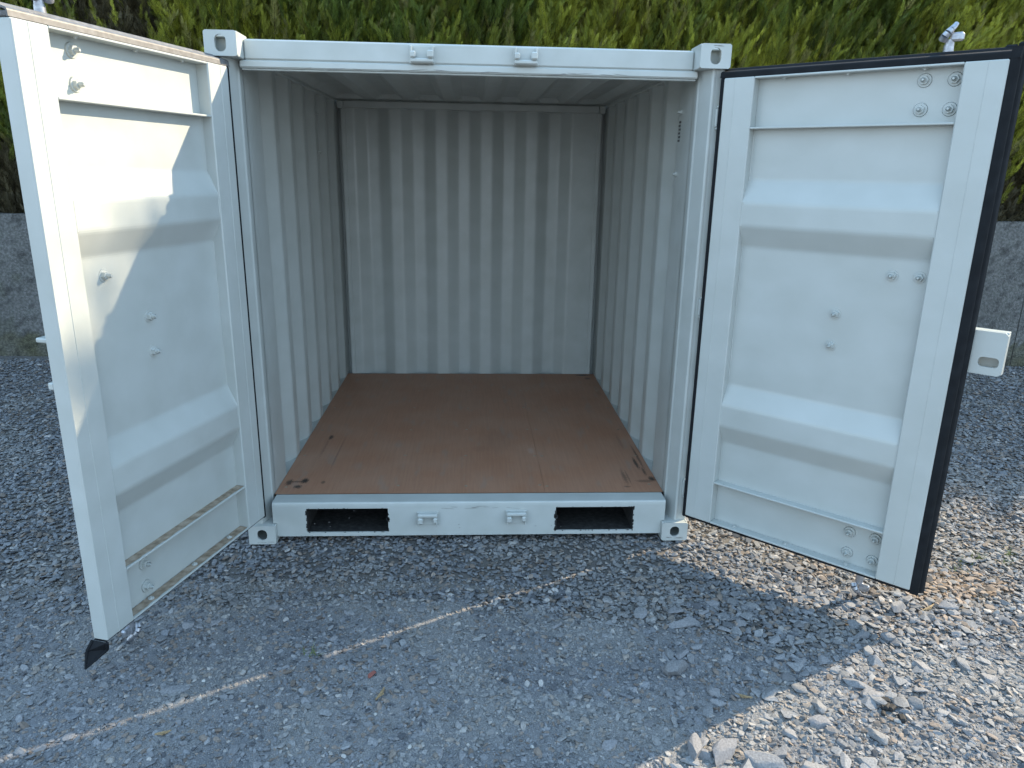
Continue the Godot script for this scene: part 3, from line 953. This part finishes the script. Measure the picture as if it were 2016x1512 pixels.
func hedge() -> void:
	var h := group_node("conifer_hedge", self)
	tag(h, "tall clipped conifer hedge with yellow-green sprays rising behind the concrete wall", "hedge")
	# trunks and bare limbs
	var x := -9.6
	while x < 13.5:
		var st := mb()
		var bz := wall_z(x) - 0.75
		var lean := rng.randf_range(-0.12, 0.12)
		rod(st, Vector3(x, -0.2, bz), Vector3(x + lean, 2.4, bz), 0.085, 0.06, 9)
		rod(st, Vector3(x + lean, 2.4, bz), Vector3(x + lean * 1.6, hedge_top(x) - 0.35, bz), 0.06, 0.02, 8)
		for k in 14:
			var y := rng.randf_range(0.9, 4.2)
			var a := Vector3(x + lean * y / 2.4, y, bz)
			var dx := rng.randf_range(-0.7, 0.7)
			rod(st, a, a + Vector3(dx, rng.randf_range(0.25, 0.7), rng.randf_range(0.2, 0.55)), 0.018, 0.006, 5, true, false)
		build(st, "trunk", M.bark, h)
		x += 1.25 + rng.randf_range(-0.15, 0.15)
	# dense dark inside of the hedge: a lumpy body well behind the leafy face
	var core := mb()
	X = Transform3D.IDENTITY
	var nx := 150
	var ny := 34
	var front := []
	var cc := []
	for j in ny + 1:
		for i in nx + 1:
			var px := -10.0 + 24.0 * i / nx
			var y0 := 0.2
			var y1 := hedge_top(px) - 0.28
			var py := y0 + (y1 - y0) * j / ny
			front.append(Vector3(px, py, hedge_face(px, py) - 0.34 + 0.1 * n_fine.get_noise_2d(px * 9.0, py * 9.0)))
			var k := n_fine.get_noise_2d(px * 14.0, py * 14.0)
			cc.append(Color(0.2, 0.17, 0.11) * (1.0 + 0.4 * k))
	for j in ny:
		for i in nx:
			var a := j * (nx + 1) + i
			for t in [a, a + nx + 2, a + 1, a, a + nx + 1, a + nx + 2]:
				core.set_normal(Vector3(0, 0, 1))
				core.set_color(cc[t])
				core.add_vertex(front[t])
	var deep := Vector3(0, 0, -0.9)
	core.set_color(Color(0.2, 0.17, 0.11))
	for i in nx:
		var a: Vector3 = front[ny * (nx + 1) + i]
		var b: Vector3 = front[ny * (nx + 1) + i + 1]
		face(core, [a, b, b + deep, a + deep], a - Vector3(0, 1, 0))
		var a0: Vector3 = front[i]
		var b0: Vector3 = front[i + 1]
		face(core, [a + deep, b + deep, b0 + deep, a0 + deep], a)
	build(core, "inner_growth", M.twig, h)
	# leafy shoots
	var kinds := []
	for k in 6: kinds.append(plume(500 + k))
	var tf := [[], [], [], [], [], []]
	var co := [[], [], [], [], [], []]
	var put := func(px: float, py: float, pz: float, size: float, col: Color, droop: float) -> void:
		var dir := Vector3(rng.randf_range(-0.38, 0.38) + 0.12, 1.0 - droop, rng.randf_range(0.1, 0.75)).normalized()
		var b := Basis(Quaternion(Vector3.UP, dir)) * Basis(Vector3.UP, rng.randf() * TAU)
		var k := rng.randi() % 6
		tf[k].append(Transform3D(b.scaled(Vector3(size, size, size)), Vector3(px, py, pz)))
		co[k].append(col)
	var seen_lo := -5.9
	var seen_hi := 6.3
	for q in 68000:
		var px := rng.randf_range(-9.8, 13.8)
		var inside := px > seen_lo and px < seen_hi
		var top := hedge_top(px)
		var py := rng.randf_range(1.2, top - 0.1)
		var shown := inside and py < 3.9
		if not shown and rng.randf() < 0.72: continue
		var pz := hedge_face(px, py)
		# bare, brown patches: low down, and where growth is thin on the left
		var thin := n_mid.get_noise_2d(px * 3.0 + 70.0, py * 3.0)
		var bare := 0.0
		bare = maxf(bare, smoothstep(2.3, 1.75, py + 0.35 * thin))
		bare = maxf(bare, smoothstep(0.75, 0.25, Vector2((px + 3.25) / 0.9, (py - 3.1) / 1.2).length() + thin * 0.4) * 0.95)
		bare = maxf(bare, smoothstep(-1.6, -3.8, px + thin) * 0.45)
		var dead := rng.randf() < bare
		var hue := n_big.get_noise_2d(px * 5.0, py * 5.0) + rng.randf_range(-0.5, 0.5)
		var col := Color(0.13, 0.17, 0.024).lerp(Color(0.5, 0.47, 0.06), clampf(0.5 + hue, 0, 1))
		if rng.randf() < 0.1: col = Color(0.34, 0.29, 0.1)
		var size := rng.randf_range(0.6, 1.1)
		if dead:
			col = Color(0.13, 0.1, 0.062) * rng.randf_range(0.6, 1.4)
			pz -= 0.14
			if rng.randf() < 0.3: continue
		else:
			col = col * rng.randf_range(0.6, 1.2)
			pz += rng.randf_range(-0.3, 0.1)
		if not shown: size *= 1.9
		put.call(px, py - 0.12, pz, size, col, rng.randf_range(0.0, 0.25))
	# the ragged top
	for q in 2600:
		var px := rng.randf_range(-9.8, 13.8)
		var py := hedge_top(px) - rng.randf_range(0.2, 0.45)
		put.call(px, py, hedge_face(px, py) - rng.randf_range(0.0, 0.8), rng.randf_range(0.8, 1.5), Color(0.12, 0.14, 0.02), 0.0)
	# two unclipped leaders out to the right; their tips cast the ragged bits of shade on the left door
	for lead in [[7.1, 7.5], [7.66, 7.56]]:
		var ls := mb()
		rod(ls, Vector3(lead[0], 3.6, -4.2), Vector3(lead[0], lead[1] - 0.15, -4.1), 0.035, 0.006, 7)
		build(ls, "trunk", M.bark, h)
		for q in 260:
			var f := pow(rng.randf(), 0.8)
			var py := lerpf(4.3, lead[1] - 0.24, f)
			var px: float = lead[0] + rng.randfn(0.0, 0.13 * (1.05 - f))
			put.call(px, py, -4.1 + rng.randfn(0.0, 0.12), rng.randf_range(0.6, 0.95), Color(0.2, 0.21, 0.03), 0.0)
	for k in 6:
		copies("foliage", kinds[k], M.leaf, h, tf[k], co[k])

# ------------------------------------------------------------------ the ground
func in_plot(x: float, z: float) -> bool:
	return absf(x - 0.15) < 2.15 + (1.5 - z) * 0.75 and not (absf(x) < 0.98 and z < -0.3 and z > -2.6)

func loose(x: float, z: float) -> float:
	# 1 on loose gravel, 0 on trodden, dusty ground
	var edge := 0.52 + 0.14 * n_mid.get_noise_1d(x * 5.0) + 0.06 * n_fine.get_noise_2d(x * 12.0, z * 12.0)
	edge += 0.35 * smoothstep(0.2, 1.2, x)
	var g := smoothstep(edge + 0.07, edge - 0.07, z)
	# wheel rut: a dusty strip through the gravel
	var rut := 0.375 + 0.02 * n_mid.get_noise_1d(x * 4.0 + 9.0)
	g *= 1.0 - 0.9 * smoothstep(0.055, 0.02, absf(z - rut)) * smoothstep(0.5, -0.1, x)
	return g

func lie(x: float, z: float) -> float:
	return 0.012 * n_big.get_noise_2d(x * 6.0, z * 6.0) + 0.004 * n_mid.get_noise_2d(x * 14.0, z * 14.0) - 0.012

func ground() -> void:
	var xs := []
	var zs := []
	var v := -60.0
	while v < 60.0:
		xs.append(v)
		v += 0.013 if absf(v - 0.2) < 2.3 else 0.06 if absf(v) < 6.5 else 4.0
	v = -40.0
	while v < 30.0:
		zs.append(v)
		v += 0.013 if v > 0.0 and v < 1.75 else 0.05 if v > -4.2 and v < 3.0 else 3.0
	var st := mb()
	var w := xs.size()
	for z in zs:
		for x in xs:
			var g := loose(x, z)
			var y := lie(x, z)
			var near := 1.0 if absf(x - 0.2) < 2.4 and z > -0.1 and z < 1.8 else 0.0
			y += near * (1.0 - g) * (0.0035 * n_fine.get_noise_2d(x * 35.0, z * 35.0) + 0.002 * n_fine.get_noise_2d(x * 90.0, z * 90.0))
			y -= 0.006 * g
			var b := n_mid.get_noise_2d(x * 4.0 + 20.0, z * 4.0)
			var dust := Color(0.35, 0.345, 0.335).lerp(Color(0.255, 0.26, 0.272), clampf(0.5 + b * 1.3, 0, 1))
			var soil := Color(0.24, 0.222, 0.2).lerp(Color(0.2, 0.19, 0.18), clampf(0.5 + b, 0, 1))
			var c := dust.lerp(soil, g)
			if absf(z - 0.375 + 0.03 * b) < 0.05 and x < 0.4: c = c.lerp(Color(0.24, 0.215, 0.18), 0.6)
			# rusty damp patch beside the right door
			var rust := Vector2((x - 2.22) / 0.28, (z - 0.43) / 0.14).length() + 0.7 * n_fine.get_noise_2d(x * 14.0, z * 14.0)
			if rust < 1.0: c = c.lerp(Color(0.38, 0.26, 0.15), 0.7 * clampf((1.0 - rust) * 3.0, 0, 1))
			st.set_color(c)
			st.add_vertex(Vector3(x, y, z))
	for j in zs.size() - 1:
		for i in w - 1:
			var a := j * w + i
			for t in [a, a + 1, a + w + 1, a, a + w + 1, a + w]:
				st.add_index(t)
	st.generate_normals()
	var o := build(st, "ground", M.ground, self)
	o.set_meta("kind", "structure")

func slate_colour() -> Color:
	var c := Color(0.19, 0.2, 0.215).lerp(Color(0.28, 0.283, 0.288), rng.randf())
	var r := rng.randf()
	if r < 0.2: c = Color(0.25, 0.205, 0.17) * rng.randf_range(0.8, 1.2)
	elif r < 0.26: c = Color(0.42, 0.4, 0.375)
	elif r < 0.34: c = Color(0.1, 0.105, 0.115)
	return c * rng.randf_range(0.85, 1.3)

func gravel() -> void:
	var o := group_node("gravel", self)
	tag(o, "loose grey slate gravel and chippings spread round the container", "gravel", "", "stuff")
	var kinds := []
	for k in 12: kinds.append(rock(1, 10 + k % 4, rng.randf_range(0.3, 0.58), rng.randf_range(1.1, 1.5)))
	var tf := []
	var co := []
	for k in 12:
		tf.append([])
		co.append([])
	var lay := func(x: float, z: float, r: float, sink: float, tilt: float, col: Color) -> void:
		var b := Basis(Vector3.UP, rng.randf() * TAU) * Basis(Vector3(1, 0, 0), rng.randfn(0.0, tilt)) * Basis(Vector3(0, 0, 1), rng.randfn(0.0, tilt))
		b = b.scaled(Vector3(r, r, r))
		var k := rng.randi() % 12
		tf[k].append(Transform3D(b, Vector3(x, lie(x, z) + r * sink, z)))
		co[k].append(col)
	# loose gravel
	for q in 240000:
		var z := rng.randf_range(-3.75, 1.6)
		var x := rng.randf_range(-6.3, 6.6)
		if not in_plot(x, z) : continue
		if z < -1.6 and rng.randf() < 0.3: continue
		var g := loose(x, z)
		if rng.randf() > g: continue
		if z < wall_z(x) + 0.02: continue
		var r := 0.0108 * exp(rng.randfn(0.0, 0.28))
		if z > 0.42: r *= 1.15
		if x > 1.0 and rng.randf() < 0.2: r *= 1.4
		var col := slate_colour()
		if n_mid.get_noise_2d(x * 4.0, z * 4.0) > 0.1: col = col.lerp(Color(0.36, 0.345, 0.315), 0.3)
		if Vector2((x - 2.22) / 0.28, (z - 0.43) / 0.14).length() + 0.7 * n_fine.get_noise_2d(x * 14.0, z * 14.0) < 1.0:
			col = col.lerp(Color(0.4, 0.26, 0.15), 0.5)
		lay.call(x, z, r, rng.randf_range(-0.3, 0.4), 0.24, col)
	# grit and chips trodden into the dusty ground
	for q in 190000:
		var z := rng.randf_range(0.3, 1.75)
		var x := rng.randf_range(-2.4, 2.8)
		if not in_plot(x, z): continue
		var g := loose(x, z)
		if rng.randf() < g * 0.8: continue
		var r := rng.randf_range(0.0016, 0.0042)
		var u := rng.randf()
		var patch := 0.5 + n_mid.get_noise_2d(x * 5.0, z * 5.0)
		if u < 0.14 + 0.14 * patch + 0.12 * smoothstep(0.6, 1.4, x): r = rng.randf_range(0.005, 0.011)
		if u < 0.022 + 0.04 * smoothstep(0.5, 1.3, x): r = rng.randf_range(0.011, 0.019)
		var col := slate_colour()
		if r < 0.0045: col = col.lerp(Color(0.36, 0.36, 0.35), 0.35)
		if n_mid.get_noise_2d(x * 5.0 + 60.0, z * 5.0) > 0.1: col = col.lerp(Color(0.4, 0.385, 0.35), 0.35)
		lay.call(x, z, r, rng.randf_range(-0.25, 0.35), 0.3, col)
	for k in 12:
		copies("stones", kinds[k], M.stone, o, tf[k], co[k])

func stone_colour_mesh(mesh: ArrayMesh, c: Color) -> ArrayMesh:
	var a := mesh.surface_get_arrays(0)
	var cols := PackedColorArray()
	cols.resize(a[Mesh.ARRAY_VERTEX].size())
	cols.fill(c)
	a[Mesh.ARRAY_COLOR] = cols
	var out := ArrayMesh.new()
	out.add_surface_from_arrays(Mesh.PRIMITIVE_TRIANGLES, a)
	return out

func loose_things() -> void:
	# slates big enough to pick out; name, label, x, z, half length, half width, half height, turn, tilt, tone
	var big := [
		["flat_slate", "dark flat slate slab in the door's shadow, in line with the sill end", 0.872, 0.715, 0.068, 0.042, 0.02, 0.15, 0.12, 0.105],
		["slate_stone", "upright-edged grey slate block in the door's shadow with a dark hollow beside it", 0.79, 1.0, 0.058, 0.04, 0.034, 0.5, 0.2, 0.14],
		["slate_shard", "narrow pale slate shard tilted on end at the shadow's edge", 0.722, 1.415, 0.062, 0.026, 0.03, 1.4, 0.5, 0.24],
		["flat_slate", "broad pale slate slab lying beside the upright shard at the shadow's edge", 0.81, 1.425, 0.07, 0.06, 0.024, 0.8, 0.2, 0.2],
		["flat_slate", "long flat pale slate slab in the sun beyond the broad slab", 0.93, 1.48, 0.085, 0.045, 0.02, -0.3, 0.15, 0.2],
		["flat_slate", "pale slate slab half buried between the broad slab and the long flat slab", 0.87, 1.5, 0.05, 0.035, 0.018, 1.1, 0.25, 0.2],
		["slate_shard", "thin pale slate shard leaning against the long flat slab", 1.0, 1.43, 0.045, 0.02, 0.014, 0.5, 0.4, 0.2],
		["flat_slate", "square pale slate slab in the sun past the end of the long flat slab", 1.08, 1.5, 0.05, 0.042, 0.016, 0.2, 0.12, 0.2],
		["flat_slate", "ridged grey slate slab lying in the sun near the black lump", 1.2, 1.3, 0.05, 0.03, 0.018, 0.3, 0.2, 0.2],
		["flat_slate", "tilted slate slab with a dark edge in the sun just past the shadow's tip", 1.42, 1.12, 0.055, 0.024, 0.016, -0.5, 0.35, 0.2],
		["flat_slate", "sunlit slate slab propped just outside the seal of the right door", 1.86, 0.62, 0.055, 0.03, 0.026, 0.6, 0.35, 0.22],
		["slate_stone", "dark slate block lying near the small slate clump in open sun", 1.58, 0.83, 0.05, 0.022, 0.017, 0.2, 0.1, 0.12],
		["flat_slate", "brownish flat slate beside the white line of sun on dusty ground", -1.075, 1.05, 0.05, 0.035, 0.008, 0.1, 0.05, 0.16],
		["rounded_stone", "blue grey rounded stone on the gravel edge near the left door", -0.835, 0.545, 0.024, 0.02, 0.017, 0.3, 0.1, 0.19],
	]
	for q in big:
		var m := stone_colour_mesh(rock(2, 15, q[6] / q[5] * 1.25, q[4] / q[5] * 1.3, 0.04), Color(0.27, 0.273, 0.28) * rng.randf_range(0.85, 1.15))
		var tf := Transform3D((Basis(Vector3.UP, q[7]) * Basis(Vector3(1, 0, 0), q[8])).scaled(Vector3(q[5], q[5], q[5])), Vector3(q[2], lie(q[2], q[3]) + q[6] * 0.55, q[3]))
		var o := inst(m, numbered(q[0]), M.stone, self, tf)
		tag(o, q[1], "stone")
	# smaller slates scattered on the dusty ground
	var kinds := []
	for k in 10:
		var t := rng.randf_range(0.19, 0.36)
		kinds.append(stone_colour_mesh(rock(2, 13 + k % 4, rng.randf_range(0.3, 0.7), rng.randf_range(1.1, 1.7), 0.06), Color(t, t * 1.01, t * 1.03)))
	var done := 0
	while done < 190:
		var x := rng.randf_range(-1.7, 2.3)
		var z := rng.randf_range(0.55, 1.62)
		if absf(x) > 1.75 + (1.5 - z) * 0.5: continue
		if rng.randf() > 0.25 + 0.75 * smoothstep(0.0, 1.1, x): continue
		var sunny := x + 1.843 * z > 3.4 or (x > 0.7 and z > 1.35)
		var r := rng.randf_range(0.014, 0.026) * (1.0 + 0.35 * float(x > 0.6))
		var b := Basis(Vector3.UP, rng.randf() * TAU) * Basis(Vector3(1, 0, 0), rng.randfn(0.0, 0.22))
		var o := inst(kinds[done % 10], numbered("slate_fragment"), M.stone, self, Transform3D(b.scaled(Vector3(r, r, r)), Vector3(x, lie(x, z) + r * 0.2, z)))
		tag(o, "small broken slate fragment lying on the dusty ground before the container", "stone", "slate fragments on the dusty ground")
		done += 1
	# a clump of dark burnt bits
	var st := mb()
	for k in 9:
		var p := Vector3(1.476 + rng.randfn(0, 0.018), 0.0, 1.245 + rng.randfn(0, 0.03))
		X = Transform3D(Basis(Vector3.UP, rng.randf() * TAU) * Basis(Vector3(1, 0, 0), rng.randfn(0, 0.5)), p + Vector3(0, lie(p.x, p.z) + 0.008, 0))
		var r := rng.randf_range(0.008, 0.02)
		bx(st, Vector3(-r, -r * 0.4, -r * 0.6), Vector3(r, r * 0.5, r * 0.7), r * 0.3)
	X = Transform3D.IDENTITY
	var cl := build(st, "tar_lump", M.black_clump, self)
	tag(cl, "crumbled black lump lying among pale slates in the sun", "lump")
	# brick chip
	var br := inst(rock(2, 9, 0.5, 1.3, 0.04), "brick_chip", M.brick, self, Transform3D(Basis(Vector3.UP, 0.9).scaled(Vector3(0.017, 0.017, 0.017)), Vector3(-0.373, lie(-0.373, 0.994) + 0.008, 0.994)))
	tag(br, "small red brick chip on the shaded dusty ground", "brick")
	# splinters of pale wood
	for q in [["wood_splinter", "pale split wood splinter near the red brick chip", -0.325, 1.1, 0.03, 1.1], ["wood_splinter", "thin curled wood splinter on trodden ground left of the sun line", -1.02, 1.268, 0.026, 0.1], ["wood_splinter", "straw-coloured stick in the shadow of the right door below the slate block", 0.98, 1.16, 0.03, -0.6], ["wood_splinter", "thin yellow stick lying at the foot of the right door's seal", 2.0, 0.62, 0.04, 0.4]]:
		st = mb()
		X = Transform3D(Basis(Vector3.UP, q[5]) * Basis(Vector3(0, 0, 1), 0.08), Vector3(q[2], lie(q[2], q[3]) + 0.007, q[3]))
		rod(st, Vector3(-q[4], 0, 0), Vector3(q[4] * 0.2, 0.002, 0.002), 0.0035, 0.006, 6, false)
		rod(st, Vector3(q[4] * 0.2, 0.002, 0.002), Vector3(q[4], 0.004, -0.003), 0.006, 0.002, 6, false)
		rod(st, Vector3(-q[4] * 0.6, 0.002, 0.004), Vector3(q[4] * 0.1, 0.004, 0.012), 0.002, 0.003, 5, false)
		X = Transform3D.IDENTITY
		var o := build(st, numbered(q[0]), M.wood, self)
		tag(o, q[1], "wood")
	# pale pebbles
	for q in [[-1.33, 0.72], [-0.8, 0.88], [-0.6, 0.6], [-0.98, 1.0], [-0.33, 1.2], [0.2, 1.37], [-0.2, 1.36], [-0.75, 1.15], [0.35, 0.86]]:
		var o := inst(rock(1, 7, 0.6, 1.3), numbered("pale_pebble"), M.white_chip, self, Transform3D(Basis(Vector3.UP, q[0] * 9.0).scaled(Vector3(0.0072, 0.0072, 0.0072)), Vector3(q[0], lie(q[0], q[1]) + 0.004, q[1])))
		tag(o, "small white pebble on the shaded dusty ground", "pebble", "white pebbles in the shade")
	# weeds
	for q in [[2.42, 0.24], [2.52, 0.2], [2.62, 0.25], [2.7, 0.16], [2.35, 0.3], [-0.62, 0.86]]:
		st = mb()
		for k in 16:
			var a := rng.randf() * TAU
			var l := rng.randf_range(0.03, 0.075)
			var p := Vector3(q[0] + rng.randfn(0, 0.018), lie(q[0], q[1]), q[1] + rng.randfn(0, 0.012))
			var t := p + Vector3(cos(a) * l * 0.8, l * 0.5, sin(a) * l * 0.8)
			var sidew := Vector3(-sin(a), 0, cos(a)) * 0.0018
			face(st, [p - sidew, p + sidew, t], p - Vector3(0, 1, 0))
		var o := build(st, numbered("weed_tuft"), M.grass, self)
		tag(o, "low tuft of thin green weed in the gravel beyond the right door" if q[0] > 0 else "wisp of thin dry grass on the ground beside the left door", "weed", "weed tufts by the right door" if q[0] > 0 else "")

# ------------------------------------------------------------------ the scene
func _ready() -> void:
	# camera
	var cam := Camera3D.new()
	cam.name = "camera"
	cam.fov = 55.12
	cam.near = 0.05
	cam.far = 400.0
	cam.position = Vector3(-0.0003, 1.8025, 3.345)
	cam.rotation = Vector3(-0.2821, -0.0568, 0.0179)
	add_child(cam)
	# sky
	var sm := ProceduralSkyMaterial.new()
	sm.sky_top_color = Color(0.515, 0.642, 0.765)
	sm.sky_horizon_color = Color(0.825, 0.895, 0.942)
	sm.sky_curve = 0.2
	sm.ground_bottom_color = Color(0.35, 0.35, 0.34)
	sm.ground_horizon_color = Color(0.6, 0.62, 0.64)
	var sky := Sky.new()
	sky.sky_material = sm
	var env := Environment.new()
	env.background_mode = Environment.BG_SKY
	env.sky = sky
	env.background_energy_multiplier = 1.0
	env.tonemap_mode = Environment.TONE_MAPPER_LINEAR
	env.tonemap_exposure = 3.55
	env.sdfgi_enabled = true
	env.ssao_enabled = true
	env.ssil_enabled = true
	var we := WorldEnvironment.new()
	we.name = "world"
	we.environment = env
	add_child(we)
	# sun: behind the container on the right, about 31 degrees up
	var sun := DirectionalLight3D.new()
	sun.name = "sun"
	sun.light_color = Color(1.0, 0.92, 0.79)
	sun.light_energy = 0.95
	sun.light_angular_distance = 0.53
	sun.shadow_enabled = true
	var az := deg_to_rad(151.5)
	var el := deg_to_rad(31.4)
	var travel := Vector3(cos(az) * cos(el), -sin(el), sin(az) * cos(el))
	add_child(sun)
	sun.look_at_from_position(-travel * 20.0, Vector3.ZERO)

	rng.seed = 20240
	n_big.seed = 5; n_big.frequency = 0.12; n_big.fractal_octaves = 3
	n_mid.seed = 6; n_mid.frequency = 0.35; n_mid.fractal_octaves = 3
	n_fine.seed = 7; n_fine.frequency = 0.5; n_fine.fractal_octaves = 2
	materials()
	ground()
	concrete_wall()
	hedge()
	container()
	gravel()
	loose_things()
